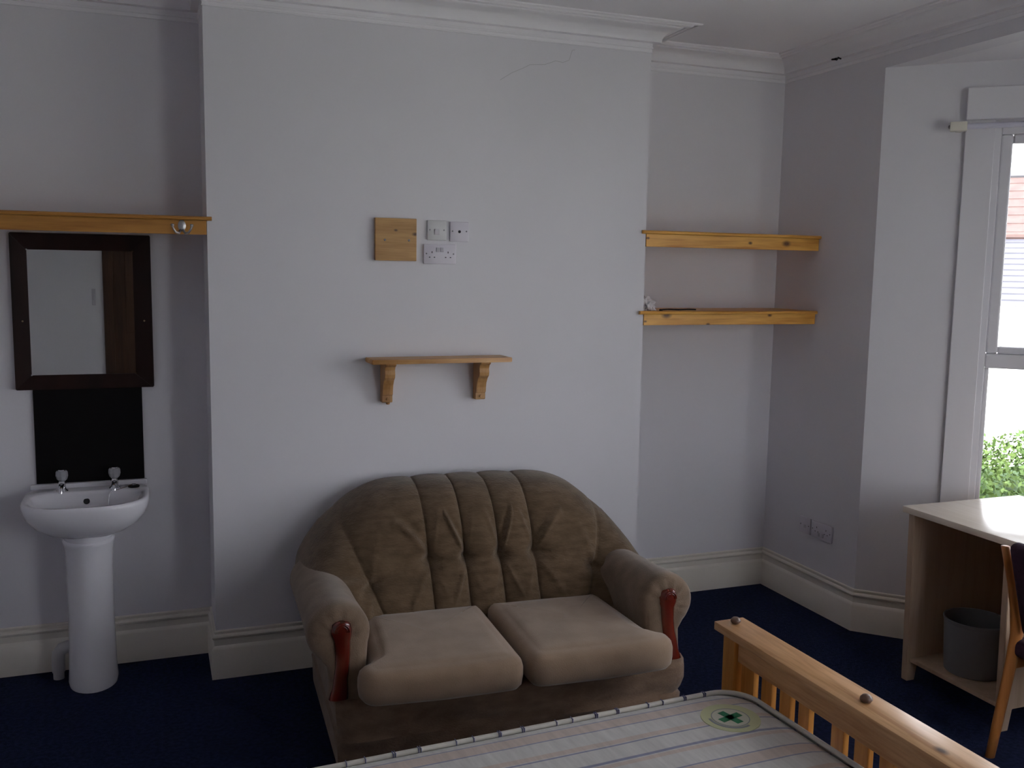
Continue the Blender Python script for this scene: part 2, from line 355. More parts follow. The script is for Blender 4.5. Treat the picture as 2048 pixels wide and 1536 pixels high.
# ------------------------------------------------------------------ left alcove: basin, splashback, mirror, shelf
def alcove_shelf(name, label, x0, x1, z, dep, mt, apron_h, ol, orr, wall_y, front=-.004, group=None, lx=None):
    t = thing(name, label, 'shelf', (x0, 0, z), 0, group)
    w = x1-x0
    bm = new(); prism(bm, [(wall_y-.002, 0), (wall_y-.002, -.016), (-.012, -.016), (-.017, -.013), (-.018, -.008), (-.015, -.002), (-.010, 0)], 'x', .002, w-.002)
    # nose of the board overhangs in front of the chimney breast
    bm2 = new(); prism(bm2, [(-.003, 0), (-.003, -.016), (-.016, -.016), (-.021, -.012), (-.022, -.007), (-.019, -.002), (-.014, 0)], 'x', -ol, w+orr)
    merge(bm, bm2); obj('board', bm, mt, t)
    bm = new(); box(bm, .002, w-.002, -.004, .016, -.016-apron_h, -.016, .001); obj('apron', bm, mt, t)
    return t
alcove_shelf('wall_shelf', 'dark orange pine shelf above the mirror in the left alcove', XL+.001, 0-.0, 1.941, DL, m_shelf_l, .056, 0.0, .018, DL)
rs = 'pine alcove shelves between the chimney breast and the right wall'
alcove_shelf('wall_shelf', 'upper of the two golden pine alcove shelves, bare top', BW, XR, 1.944, DR, m_shelf_a, .060, .022, -.001, DR, group=rs)
alcove_shelf('wall_shelf', 'lower of the two golden pine alcove shelves, with tissue on its end', BW, XR, 1.561, DR, m_shelf_b, .052, .026, -.001, DR, group=rs)
# double robe hook on the left shelf apron
t = thing('coat_hook', 'pale double coat hook screwed to the front of the left pine shelf', 'hook', (-.096, -.004, 1.897))
bm = new(); lathe(bm, [(.001, 0), (.015, 0), (.015, .003), (.012, .005), (.001, .005)], 18, Tm(0, 0, .006, rx=math.pi/2), sx=1.0, sy=1.5)
m_hook = mat('hook_metal', (0.5, 0.49, 0.50), .3, .8)
obj('back_plate', bm, m_hook, t, 40)
for s in (-1, 1):
    bm = new(); tube(bm, [(s*.004, -.004, -.012), (s*.012, -.02, -.024), (s*.024, -.032, -.022), (s*.033, -.036, -.008), (s*.036, -.036, .002)], [.005, .005, .0045, .004, .004], 10)
    lathe(bm, [(.001, -.006), (.005, -.005), (.007, 0), (.005, .005), (.001, .006)], 10, Tm(s*.036, -.036, .006)); obj('prong', bm, m_hook, t, True)

# mirror
mx0, mx1, mz0, mz1 = -.751, -.2165, 1.223, 1.868
ix0, ix1, iz0, iz1 = -.687, -.291, 1.286, 1.797
t = thing('wall_mirror', 'rectangular mirror in a wide dark mahogany frame above the basin', 'mirror', (mx0, DL, mz0))
def rail(poly):   # bevelled frame member: outer poly (4 pts in x,z) thick at outside, thin inside
    bm = new()
    (a, b, c, d_) = poly
    r0 = [(p[0]-mx0, -.001, p[1]-mz0) for p in poly]
    deep = [-.026, -.026, -.014, -.014]
    r1 = [(p[0]-mx0, dd, p[1]-mz0) for p, dd in zip(poly, deep)]
    ring_surface(bm, [r0, r1]); bmesh.ops.recalc_face_normals(bm, faces=bm.faces)
    bmesh.ops.bevel(bm, geom=list(bm.edges), offset=.003, segments=2, affect='EDGES'); return bm
A, B, Cc, D = (mx0, mz0), (mx1, mz0), (mx1, mz1), (mx0, mz1); a, b, c, d_ = (ix0, iz0), (ix1, iz0), (ix1, iz1), (ix0, iz1)
for poly in ((A, B, b, a), (B, Cc, c, b), (Cc, D, d_, c), (D, A, a, d_)): obj('frame_rail', rail(poly), m_mahog, t, 40)
bm = new(); box(bm, ix0-mx0-.012, ix1-mx0+.012, -.012, -.006, iz0-mz0-.012, iz1-mz0+.012); obj('mirror_glass', bm, m_mirror, t)
for x in (.037, mx1-mx0-.032):
    bm = new(); lathe(bm, [(.001, 0), (.004, 0), (.003, .002), (.001, .002)], 10, Tm(x, -.024, .285, rx=math.pi/2)); obj('screw', bm, m_brass, t)
# splashback
bm = new(); box(bm, -.690, -.267, DL-.012, DL-.0005, .823, 1.2215, .002)
mesh_thing('splashback', bm, m_black, 'plain black splashback panel between the mirror and the basin', 'splashback')

# basin
BX = -.488
t = thing('pedestal_basin', 'white ceramic pedestal wash basin with two chrome taps', 'basin', (BX, DL, 0))
ZR = .805
def dshape(hw, dep, n=48, y0=-.004, p=2.6):
    """D outline: straight back at y0, bulging front to -dep"""
    pts = []
    for i in range(n):
        a = 2*math.pi*i/n
        cx, sy = math.cos(a), math.sin(a)
        x = math.copysign(abs(cx)**(2/(p if sy < 0 else p+2.2)), cx)*hw
        yy = math.copysign(abs(sy)**(2/p), sy)
        # back half is flatter
        y = yy*(dep*.5) if yy < 0 else yy*(dep*.5)
        ym = y0 - dep*.5 + y
        if yy > 0: x = math.copysign(min(abs(x)*(1+.12*yy), hw), x)
        pts.append((x, ym))
    return pts
HWB, DPB = .240, .415
def ringz(sc_x, sc_y, z, yc=-.215, back=None, hw=HWB, dep=DPB):
    r = []
    for x, y in dshape(hw, dep):
        X = x*sc_x; Y = yc + (y-yc)*sc_y
        if back is not None: Y = min(Y, back)
        r.append((X, Y, z))
    return r
bm = new()
outer = [(.34, .40, .642, -.14), (.46, .52, .648, -.15), (.64, .68, .668, -.172), (.82, .84, .700, -.193), (.94, .95, .737, -.206), (.985, .985, .765, -.212), (1.0, 1.0, .785, -.215), (.995, .995, .797, -.215), (.975, .98, .803, -.215)]
rings = []
for sx, sy, z, yc in outer: rings.append(ringz(sx, sy, z, yc))
# rim drops to the bowl; the bowl is centred forward of the tap ledge
inner = [(.90, .74, .802, -.250), (.875, .715, .798, -.252), (.84, .68, .785, -.252), (.78, .63, .755, -.250), (.66, .54, .725, -.245), (.46, .38, .704, -.235), (.20, .17, .696, -.225), (.05, .05, .694, -.22)]
for sx, sy, z, yc in inner:
    rings.append([(x*sx, yc + (y+.215)*sy, z) for x, y in dshape(HWB, DPB, p=2.3)])
ring_surface(bm, rings); obj('bowl', bm, m_ceram, t, 60)
bm = new()   # raised rear ledge upstand
box(bm, -.225, .232, -.028, -.003, .800, .822, .006, 3); obj('upstand', bm, m_ceram, t, 40)
bm = new()
pr = [(.100, 0.0, .0), (.104, 0, .02), (.100, 0, .08), (.095, 0, .30), (.096, 0, .50), (.100, 0, .575), (.104, 0, .600), (.107, 0, .612), (.108, 0, .622), (.101, 0, .628), (.104, 0, .640), (.105, 0, .67)]
rings = []
for r, _, z in pr:
    ring = []
    for i in range(32):
        a = 2*math.pi*i/32; x = math.cos(a)*r*.93
        y = math.sin(a)
        Y = -.175 + (y*r*1.25 if y < 0 else y*.10)
        ring.append((x, Y, z))
    rings.append(ring)
ring_surface(bm, rings); obj('pedestal', bm, m_ceram, t, 60)
bm = new(); tube(bm, [(-.06, -.10, .135), (-.10, -.10, .135), (-.125, -.10, .128), (-.138, -.10, .11), (-.140, -.10, .085), (-.140, -.10, .03)], .026, 14)
tube(bm, [(-.140, -.10, .03), (-.140, -.10, .0)], .022, 14); obj('waste_pipe', bm, mat('white_waste_pipe', (.5, .49, .5), .4), t, 50)
for s in (-.100, .103):
    bm = new(); lathe(bm, [(.001, 0), (.026, 0), (.024, .006), (.016, .012), (.014, .032), (.017, .036), (.013, .044), (.001, .046)], 18, Tm(s, -.070, .798))
    tube(bm, [(s, -.072, .822), (s, -.10, .830), (s, -.135, .828), (s, -.148, .818), (s, -.150, .806)], [.011, .011, .010, .009, .008], 12)
    tp = obj('tap', bm, m_chrome, t, 50)
    bm = new(); lathe(bm, [(.001, 0), (.012, 0), (.020, .008), (.024, .022), (.023, .038), (.019, .044), (.001, .045)], 8, Tm(s, -.070, .843)); obj('tap_head', bm, m_acryl, tp)
    bm = new(); lathe(bm, [(.001, 0), (.014, 0), (.013, .003), (.001, .004)], 16, Tm(s, -.070, .888)); obj('tap_cap', bm, m_chrome, tp)
bm = new(); lathe(bm, [(.001, 0), (.0125, 0), (.0125, .003), (.001, .003)], 20, Tm(-.006, -.115, .760, rx=math.radians(62))); obj('overflow_hole', bm, m_dark, t)
bm = new(); lathe(bm, [(.001, 0), (.024, 0), (.022, .004), (.014, .005), (.001, .005)], 20, Tm(0, -.22, .695)); obj('waste_outlet', bm, m_chrome, t)
bm = new(); lathe(bm, [(.001, 0), (.022, 0), (.024, .005), (.018, .009), (.001, .010)], 20, Tm(.178, -.085, .803)); pl = obj('plug', bm, m_dark, t, 40)
bm = new(); lathe(bm, [(.001, 0), (.009, 0), (.009, .004), (.001, .005)], 12, Tm(.178, -.085, .812)); obj('plug_top', bm, m_chrome, pl)
bm = new()
cp = [(.178, -.085, .815), (.15, -.10, .808), (.12, -.112, .803), (.092, -.122, .798), (.082, -.128, .785), (.080, -.135, .760), (.078, -.150, .735)]
tube(bm, cp, .0018, 6); obj('plug_chain', bm, m_chrome, t)

# ------------------------------------------------------------------ chimney breast fittings
bm = new(); box(bm, 0, .182, -.020, 0, 0, .181, .002)
t = thing('blanking_plate', 'square varnished pine board with two screws on the chimney breast', 'plate', (.683, -.0005, 1.779))
obj('board', bm, m_plaque, t)
for x in (.042, .148):
    bm = new(); lathe(bm, [(.001, 0), (.005, 0), (.004, .0015), (.001, .0015)], 10, Tm(x, -.020, .088, rx=math.pi/2)); obj('screw', bm, m_screw, t)
def plate(name, label, loc, w, rz=0.0, mt=None, h=.086, dep=.011):
    t = thing(name, label, 'socket', loc, rz)
    bm = new(); box(bm, 0, w, -dep, 0, 0, h, .003, 2); obj('faceplate', bm, mt or m_plastic, t, 40)
    for x in ((.011, w-.011) if w < .1 else (.012, w-.012)):
        bm = new(); lathe(bm, [(.0005, 0), (.0036, 0), (.003, .001), (.0005, .001)], 10, Tm(x, -dep, h*.52, rx=math.pi/2)); obj('screw', bm, m_screw, t)
    return t
def pins(t, cx, cz, dep=.011, s=1):
    for dx, dz, w, h in ((0, .011, .004, .008), (-.011, -.011, .0065, .004), (.011, -.011, .0065, .004)):
        bm = new(); box(bm, cx+dx-w/2, cx+dx+w/2, -dep-.0004, -dep+.004, cz+dz*s-h/2, cz+dz*s+h/2); obj('pin_hole', bm, m_dark, t)
def rocker(t, cx, cz, w=.013, h=.020, dep=.011, tilt=8):
    bm = new(); box(bm, -w/2, w/2, -.004, .002, -h/2, h/2, .0012, 2, M=Tm(cx, -dep, cz, rx=math.radians(tilt))); obj('rocker_switch', bm, m_rocker, t)
t = plate('wall_switch', 'white switch plate left of the aerial plate on the chimney breast', (.916, -.0005, 1.871), .086, mt=m_plastic2); t['category'] = 'switch'
rocker(t, .043, .036, .022, .024, tilt=4)
for z in (.0265, .047):
    bm = new(); box(bm, .032, .054, -.0122, -.010, z-.0008, z+.0008); obj('slot', bm, m_rocker, t)
t = plate('aerial_socket', 'white aerial plate with one dark round hole on the chimney breast', (1.019, -.0005, 1.868), .086)
bm = new(); lathe(bm, [(.0005, 0), (.0065, 0), (.0055, .003), (.0005, .003)], 16, Tm(.043, -.011, .043, rx=math.pi/2)); obj('aerial_hole', bm, m_dark, t)
t = plate('power_socket', 'white double power socket below the switch on the chimney breast', (.900, -.0005, 1.768), .147)
pins(t, .037, .040); pins(t, .110, .040); rocker(t, .063, .062, tilt=8); rocker(t, .082, .062, tilt=-8)

# bracketed shelf
t = thing('bracket_shelf', 'small pine shelf on two scrolled brackets above the sofa', 'shelf', (.648, 0, 1.166))
bm = new(); prism(bm, [(-.006, -.002), (.618, -.002), (.626, -.135), (.620, -.140), (.002, -.140), (-.004, -.135)], 'z', .176, .196, bev=.003); obj('board', bm, m_ledge, t, 40)
for x, l in ((.060, 0), (.487, 1)):
    prof = [(-.002, 0), (-.002, .176), (-.115, .176), (-.118, .168), (-.100, .160), (-.092, .146), (-.096, .128), (-.092, .112), (-.074, .098), (-.060, .078), (-.054, .056), (-.052, .036), (-.044, .030), (-.044, .004), (-.040, 0)]
    bm = new(); prism(bm, prof, 'x', x, x+.045, bev=.0015)
    b_ = obj('bracket', bm, m_ledge_v, t)
    bm = new(); lathe(bm, [(.001, 0), (.007, 0), (.006, .004), (.001, .005)], 10, Tm(x+.022, -.047, .016, rx=math.pi/2)); obj('screw_cap', bm, m_ledge_v, b_)
    if not l:
        bm = new(); lathe(bm, [(.001, -.010), (.008, -.008), (.010, -.002), (.007, .002), (.001, .003)], 10, Tm(x+.03, -.022, -.002)); obj('wooden_peg', bm, m_ledge_v, b_)

# slim switch beside the door behind the camera, seen only in the mirror
bm = new(); box(bm, -.016, .016, 0, .010, -.075, .075, .003); box(bm, -.007, .007, .009, .014, -.03, .03, .002)
mesh_thing('door_switch', bm, m_rocker, 'slim grey switch beside the brown door, seen reflected in the mirror', 'switch', (-.71, YB+.0005, 1.44))
# tissue and specks on the lower alcove shelf
bm = new()
bmesh.ops.create_icosphere(bm, subdivisions=3, radius=.03)
for v in bm.verts:
    n_ = v.co.normalized(); k = 1 + .35*math.sin(9*n_.x+3*n_.y)*math.cos(7*n_.z) + .2*math.sin(13*n_.y+2)
    v.co = Vector((n_.x*.038*k, n_.y*.03*k, max(-.02, n_.z*.034*k*(1.25-.6*n_.x)) + .02))
mesh_thing('crumpled_tissue', bm, m_paper, 'crumpled white tissue lying at the left end of the lower alcove shelf', 'tissue', (2.035, .045, 1.5612))
for i, (x, y, w, nm, lb, mt) in enumerate(((2.10, .02, .014, 'bottle_cap', 'tiny dark cap beside the tissue on the lower alcove shelf', m_dark), (2.33, .10, .010, 'paper_scrap', 'tiny white paper scrap near the middle of the lower alcove shelf', m_paper))):
    bm = new()
    if i == 0: lathe(bm, [(.001, 0), (w*.6, 0), (w*.6, .006), (w*.45, .008), (.001, .008)], 12)
    else:
        for k in range(2): box(bm, -.012+k*.008, .006+k*.010, -.006, .006, .0+k*.0008, .0015+k*.004, M=Tm(rz=.4*k))
    mesh_thing(nm, bm, mt, lb, 'cap' if i == 0 else 'paper', (x, y, 1.5612))
bm = new()
tube(bm, [(0, 0, .004), (.04, .01, .005), (.09, -.008, .004), (.15, .004, .005), (.19, 0, .004)], .0035, 6)
mesh_thing('cord_scrap', bm, m_dark, 'thin dark cord lying along the lower alcove shelf', 'cord', (2.13, .06, 1.5612))

# right wall sockets (wall plane x = XR, facing -x)
def rplate(name, label, y, z, w, rz=-math.pi/2): return plate(name, label, (XR-.0005, y, z), w, rz)
t = rplate('phone_socket', 'white single socket plate left of the double socket on the right wall', .022, .388, .086)
bm = new(); box(bm, .036, .052, -.0125, -.010, .030, .046, .001); obj('phone_jack', bm, m_rocker, t)
t = rplate('power_socket', 'white double power socket low on the right wall above the skirting', -.074, .388, .160)
pins(t, .045, .046); pins(t, .118, .046); rocker(t, .066, .024, tilt=8); rocker(t, .094, .024, tilt=-8)

# ------------------------------------------------------------------ curtain rod
Mw = MA
t = thing('curtain_rod', 'white curtain rod on a cream bracket across the bay window head', 'rod', MA.to_translation(), math.radians(-45))
bm = new(); tube(bm, [(.325, -.075, 2.412), (.90, -.075, 2.412)], .0125, 14); obj('rod', bm, mat('lavender_white_rod', (.62, .61, .72), .3), t, 40)
m_cream = mat('cream_bracket', (.72, .69, .60), .4)
for x in (.325, .86):
    bm = new(); box(bm, x-.035, x+.035, -.095, -.055, 2.392, 2.432, .004); box(bm, x-.012, x+.012, -.06, -.0005, 2.396, 2.428, .003); b_ = obj('bracket', bm, m_cream, t, 40)
    bm = new(); lathe(bm, [(.001, 0), (.008, 0), (.007, .006), (.001, .008)], 10, Tm(x-.035, -.075, 2.412, ry=-math.pi/2)); obj('end_screw', bm, m_screw, b_)

# ------------------------------------------------------------------ sofa
t = thing('sofa', 'two-seat brown fabric sofa with buttoned shell back and rolled arms', 'sofa', (1.022, -.052, 0), math.radians(-2.5))
# base
def rbox(bm, x0, x1, y0, y1, z0, z1, r, n=5, p=None):
    box(bm, x0, x1, y0, y1, z0, z1, r, n)
bm = new()
HB = .667
# base body: front panel with a soft fold, slightly tapered skirt
rings = []
NU = 36
def base_ring(z, grow, fold):
    pts = []
    fr = -.935-grow; x0, x1 = -HB-grow+.032, HB+grow+.022
    for i in range(NU+1):
        u = x0+(x1-x0)*i/NU
        yy = fr + fold*(.012*math.sin(u*9+z*22) + .006*math.sin(u*23+z*40))
        e = min((u-x0), (x1-u)); 
        if e < .03: yy += .03-math.sqrt(max(0, .03**2-(.03-e)**2))
        pts.append((u, yy, z))
    for k in range(1, 8): pts.append((x1, fr+.03+(-.03-fr-.03)*k/8*1.0, z))
    pts.append((x1-.03, -.006, z)); pts.append((x0+.03, -.006, z))
    for k in range(7, 0, -1): pts.append((x0, fr+.03+(-.03-fr-.03)*k/8, z))
    return pts
for z, g_, fo in ((0.004, .0, .2), (.05, .002, .3), (.10, .003, .4), (.118, .006, .9), (.13, -.002, .9), (.15, .002, .8), (.19, .008, .5), (.23, .010, .2), (.262, .008, 0), (.278, .0, 0), (.285, -.02, 0)):
    rings.append(base_ring(z, g_, fo))
ring_surface(bm, rings); obj('base', bm, m_base, t, 50)
# seat deck under cushions
bm = new(); rbox(bm, -.56, .56, -.90, -.30, .27, .30, .012); obj('seat_deck', bm, m_base, t, 40)
# back
AL = 3.5
def lineu(a, w):      # a in cell units -> u
    return a
def outline(a):
    """arch outline point (u,z) for a in [-AL, AL]"""
    k = a/AL; s = 1 if k >= 0 else -1; q = abs(k)
    # inner five cells nearly straight top; then curve down
    knots = [(0, 0, .853), (.143, .074, .853), (.286, .148, .852), (.43, .222, .850), (.52, .315, .852), (.60, .42, .832), (.66, .505, .792), (.714, .572, .742), (.80, .655, .655), (.88, .712, .565), (.95, .735, .50), (1.0, .725, .43)]
    for (q0, u0, z0), (q1, u1, z1) in zip(knots[:-1], knots[1:]):
        if q <= q1:
            f = (q-q0)/(q1-q0); return s*(u0+(u1-u0)*f), z0+(z1-z0)*f
    return s*knots[-1][1], knots[-1][2]
def bottom(a):
    k = a/AL; s = 1 if k >= 0 else -1; q = abs(k)
    u = .148*q*AL if q*AL <= 1.5 else (.222 + (q*AL-1.5)*.165)
    return s*min(u, .58), .30
bm = new(); NA, NW = 280, 80
grid = []
BTN = .50
for i in range(NA+1):
    a = -AL + 2*AL*i/NA
    # soften the outline by averaging
    ou = oz = 0
    for da in (-.18, -.09, 0, .09, .18):
        p_ = outline(max(-AL, min(AL, a+da))); ou += p_[0]/5; oz += p_[1]/5
    bu, bz = bottom(a)
    fa = abs(a)
    if fa <= 2.5: bulge = abs(math.cos(math.pi*a))**.42
    else: bulge = math.sin(math.pi/2*min(1, (fa-2.5)*1.7))**.55
    near = min(abs(fa-x) for x in (.5, 1.5, 2.5))
    col = []
    for j in range(NW+1):
        w = j/NW
        # button level positions: distribute
        wm = w
        u = bu + (ou-bu)*wm; z = bz + (oz-bz)*wm
        # pull inner lines at mid height slightly toward centre
        lean = .56 - .30*(max(0, z-.30)/.56)**.85            # thickness
        lean *= 1 + .34*min(1, abs(u)/.68)**4*max(0, min(1, (.74-z)/.25))
        rnd = (1 - w**7)**.42 if w < 1 else 0
        th = .05 + (lean-.05)*rnd
        seam = 1.0 if w > .08 else w/.08
        amp = .034*bulge*seam*(rnd**.5)
        # buttons
        wb_ = BTN if fa < 2 else .47
        ab = min((.5, 1.5, 2.5), key=lambda x: abs(fa-x))
        da_ = (fa-ab)*.155; dw = (w-wb_)*.55
        amp -= .036*math.exp(-(da_*da_+dw*dw)/(2*.020**2))
        # pinch folds leaving each button, and horizontal crease
        if dw > 0 and dw < .2:
            for sl, am in ((.45, .015), (-.30, .005)):
                dd = da_ - sl*dw
                amp += am*math.exp(-(dd/.009)**2)*math.sin(math.pi*dw/.2)
                amp -= am*.6*math.exp(-((dd-math.copysign(.020, -sl))/.011)**2)*math.sin(math.pi*dw/.2)
        if dw < 0 and dw > -.17:
            for sl, am in ((-.45, .004), (.50, .010)):
                dd = da_ + sl*dw
                amp += am*math.exp(-(dd/.012)**2)*math.sin(math.pi*-dw/.17)
        if fa < 2.5: amp -= .006*math.exp(-(dw/.006)**2)
        # scallop along the top outline
        zz = z - (1-bulge)*.010*(w**6)*(1 if fa < 2.7 else 0)
        y = -.012 - th - amp
        # fuzzier fabric undulation
        y += .0025*math.sin(31*u+17*z)*math.sin(23*z-11*u)*rnd
        col.append((u, y, zz))
    # roll to the back
    lu, ly, lz = col[-1]
    for dy in (.02, .038):
        col.append((lu*(1-.004), min(-.002, ly+dy), lz-.006))
    col.append((lu*.9, -.004, .32 if fa < 3.2 else .32))
    grid.append(col)
grid = [[(p[0]+.030, p[1], p[2]) for p in c] for c in grid]
V = [[bm.verts.new(p) for p in c] for c in grid]
for c0, c1 in zip(V[:-1], V[1:]):
    for j in range(len(c0)-1): bm.faces.new((c0[j], c1[j], c1[j+1], c0[j+1]))
for cc in (V[0], V[-1]): bm.faces.new(cc)
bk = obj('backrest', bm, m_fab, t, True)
for a in (-2.5, -1.5, -.5, .5, 1.5, 2.5):
    wv = BTN if abs(a) < 2 else .47
    i = round((a+AL)/(2*AL)*NA); j = round(wv*NW); p_ = grid[i][j]
    bm = new(); lathe(bm, [(.001, -.004), (.009, -.002), (.010, .002), (.006, .006), (.001, .007)], 12, Tm(p_[0], p_[1], p_[2], rx=math.radians(100))); obj('button', bm, m_fab, bk, True)
# arms
def arm(s):
    bm = new(); rings = []
    R0 = .102; cz = .490; cu = .627
    ys = [(-.18, .98, 0), (-.30, .98, 0), (-.50, .99, 0), (-.70, 1.0, 0), (-.82, 1.04, 0), (-.885, 1.06, 0), (-.915, 1.0, 0), (-.930, .85, 0), (-.936, .6, 0), (-.934, .3, 0)]
    for y, k, _ in ys:
        ring = []
        zc = cz - .045*(y+.9)*(1 if y > -.9 else 0)
        n1 = 26
        # from inner bottom up over the roll to outer tuck then down to the base
        shr = min(1, k)
        inner_x = .545
        pts = []
        for i in range(n1):
            a = math.radians(200 - 250*i/(n1-1))      # 200deg (inner) -> -50deg (outer under)
            rr = R0*k
            pts.append((cu + math.cos(a)*rr*1.02, zc + math.sin(a)*rr))
        body_w = .5*(k if k < 1 else 1)
        lo = .275
        pts = [(cu-.085*shr, lo), (cu-.088*shr, lo+.08)] + pts + [(cu+.045*shr, .385), (cu+.038*shr, .33), (cu+.045*shr, lo)]
        for ip, (px, pz) in enumerate(pts): ring.append((s*px, y + (.004*math.sin(ip*2.1) if (k < .95 and k > .4) else 0) + .022 - (.030*max(0, min(1, (.44-pz)/.15)) if y < -.7 else 0), pz))
        # pleats on the front disc
        rings.append(ring)
    ring_surface(bm, rings)
    return bm
for s in (-1, 1):
    ar = obj('arm', arm(s), m_arm, t, 60)
    # carved wooden facing
    fr = []
    shp = [(.548, .005, .622), (.545, .020, .622), (.535, .031, .622), (.515, .037, .622), (.495, .035, .622), (.475, .029, .620), (.430, .026, .619), (.385, .025, .622), (.345, .026, .629), (.315, .028, .631), (.292, .032, .635), (.280, .033, .637)]
    bm = new(); rings = []
    for z, hw, uc in shp:
        dp = .022 if z > .49 else .016
        ring = []
        for k in range(9):
            a = math.pi*k/8
            ring.append((s*uc + math.cos(a)*hw, -.912 - .028*max(0, min(1, (.46-z)/.17)) - dp*math.sin(a)*min(1, hw/.015), z))
        yb_ = -.905 - .028*max(0, min(1, (.46-z)/.17)); ring.append((s*uc-hw, yb_, z)); ring.append((s*uc+hw, yb_, z))
        rings.append(ring)
    ring_surface(bm, rings); wf = obj('wooden_arm_facing', bm, m_red, t, 50); wf['label'] = 'glossy red-brown carved wood facing'
    bm = new()
    for rr in (.024, .017):
        tube(bm, [(s*.622+math.cos(a_)*rr, -.932 - (.002 if rr < .016 else 0), .515+math.sin(a_)*rr) for a_ in [math.radians(x) for x in range(-10, 191, 20)]], .0028, 6)
    obj('carved_ring', bm, m_red, wf, True)
# seat cushions (T shaped), built as a rounded polygon slab
def cushion(s):
    # outline in u (outer positive), y
    base = [(.010, -.50), (.008, -1.075), (.030, -1.097), (.30, -1.102), (.555, -1.085), (.580, -1.060), (.586, -.985), (.575, -.965), (.53, -.955), (.525, -.90), (.500, -.50)]
    # resample and smooth
    P = []
    for (x0, y0), (x1, y1) in zip(base, base[1:]+base[:1]):
        nseg = max(1, int(math.hypot(x1-x0, y1-y0)/.018))
        for k in range(nseg): P.append((x0+(x1-x0)*k/nseg, y0+(y1-y0)*k/nseg))
    for _ in range(3):
        P = [((P[i-1][0]+2*P[i][0]+P[(i+1) % len(P)][0])/4, (P[i-1][1]+2*P[i][1]+P[(i+1) % len(P)][1])/4) for i in range(len(P))]
    cx = sum(p[0] for p in P)/len(P); cy = sum(p[1] for p in P)/len(P)
    bm = new(); rings = []
    zb, zt = .292, .412
    def inset(d):
        R_ = []
        n = len(P)
        for i in range(n):
            tx, ty = P[(i+1) % n][0]-P[i-1][0], P[(i+1) % n][1]-P[i-1][1]; l = math.hypot(tx, ty) or 1
            nx, ny = -ty/l, tx/l      # polygon is counterclockwise? choose inward
            if (cx-P[i][0])*nx + (cy-P[i][1])*ny < 0: nx, ny = -nx, -ny
            R_.append((P[i][0]+nx*d, P[i][1]+ny*d))
        return R_
    for z, d in ((zb, .04), (zb+.006, .018), (zb+.022, .004), (zb+.05, 0), (zt-.040, 0), (zt-.018, .006), (zt-.006, .018), (zt, .034)):
        rings.append([(s*x, y, z) for x, y in inset(d)])
    top = inset(.034)
    for f, dz in ((.96, .003), (.92, .0045), (.87, .0055), (.80, .006), (.70, .006), (.55, .006), (.35, .006), (.12, .006)):
        rings.append([(s*(cx+(x-cx)*f), cy+(y-cy)*f, zt+.016*(1-(abs(x-cx)*f/.30)**2.4)*(1-(abs(y-cy)*f/.32)**2.4)*min(1, (1-f)/.14)**2*(3-2*min(1, (1-f)/.14))+.0022*math.sin(x*14)*math.sin(y*9)*(1-f)) for x, y in top])
    ring_surface(bm, rings)
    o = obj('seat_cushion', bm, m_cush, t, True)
    bm = new(); pp = [(s*x, y, zt-.020) for x, y in inset(.013)]; pp.append(pp[0]); return o
for s in (-1, 1): cushion(s)

# ------------------------------------------------------------------ bed frame + mattress
t = thing('bed_frame', 'pine slatted bed footboard with bolt caps on its top rail', 'bed', (1.515, -1.53, 0), math.radians(0.6))
FB = -1.06
bm = new(); box(bm, -.056, .054, FB, 0, .602, .630, .003); obj('top_rail', bm, m_bed_y, t, 40)
for y in (-.055, FB+.055):
    bm = new(); box(bm, -.034, .034, y-.032, y+.032, 0, .602, .003); obj('post', bm, m_bed_z, t)
bm = new(); box(bm, -.020, .016, FB+.087, -.087, .522, .602, .002); obj('upper_rail', bm, m_bed_y, t)
bm = new(); box(bm, -.018, .018, FB+.087, -.087, .22, .33, .002); obj('lower_rail', bm, m_bed_y, t)
sl = [(-.095, -.160), (-.200, -.250), (-.290, -.340), (-.378, -.425), (-.520, -.570), (-.612, -.664), (-.705, -.755), (-.80, -.85)]
for y0, y1 in sl:
    bm = new(); box(bm, -.010, .010, y1, y0, .33, .522, .002); obj('slat', bm, m_bed_z, t)
for y, z in ((-.038, .63), (-.635, .63)):
    bm = new(); lathe(bm, [(.001, 0), (.012, 0), (.0165, .006), (.0155, .012), (.010, .018), (.001, .020)], 18, Tm(-.0, y, z)); bo = obj('bolt_cap', bm, mat('bolt_cap_brown', (.13, .075, .055), .35), t, 50); bo['label'] = 'dark brown domed bolt cap'
# long side rails, feet end to headboard (mostly under the mattress)
for y in (-.10, FB+.10):
    bm = new(); box(bm, -1.93, -.034, y-.014, y+.014, .24, .33, .002); obj('side_rail', bm, m_bed_z, t)
for k in range(14):
    bm = new(); box(bm, -1.86+k*.135, -1.79+k*.135, FB+.115, -.115, .318, .336, .002); obj('bed_slat', bm, m_bed_z, t)
for y in (-.055, FB+.055):
    bm = new(); box(bm, -1.995, -1.93, y-.032, y+.032, 0, .40, .003); obj('post', bm, m_bed_z, t)
bm = new(); box(bm, -1.98, -1.945, FB+.087, -.087, .22, .38, .002); obj('end_board', bm, m_bed_y, t)

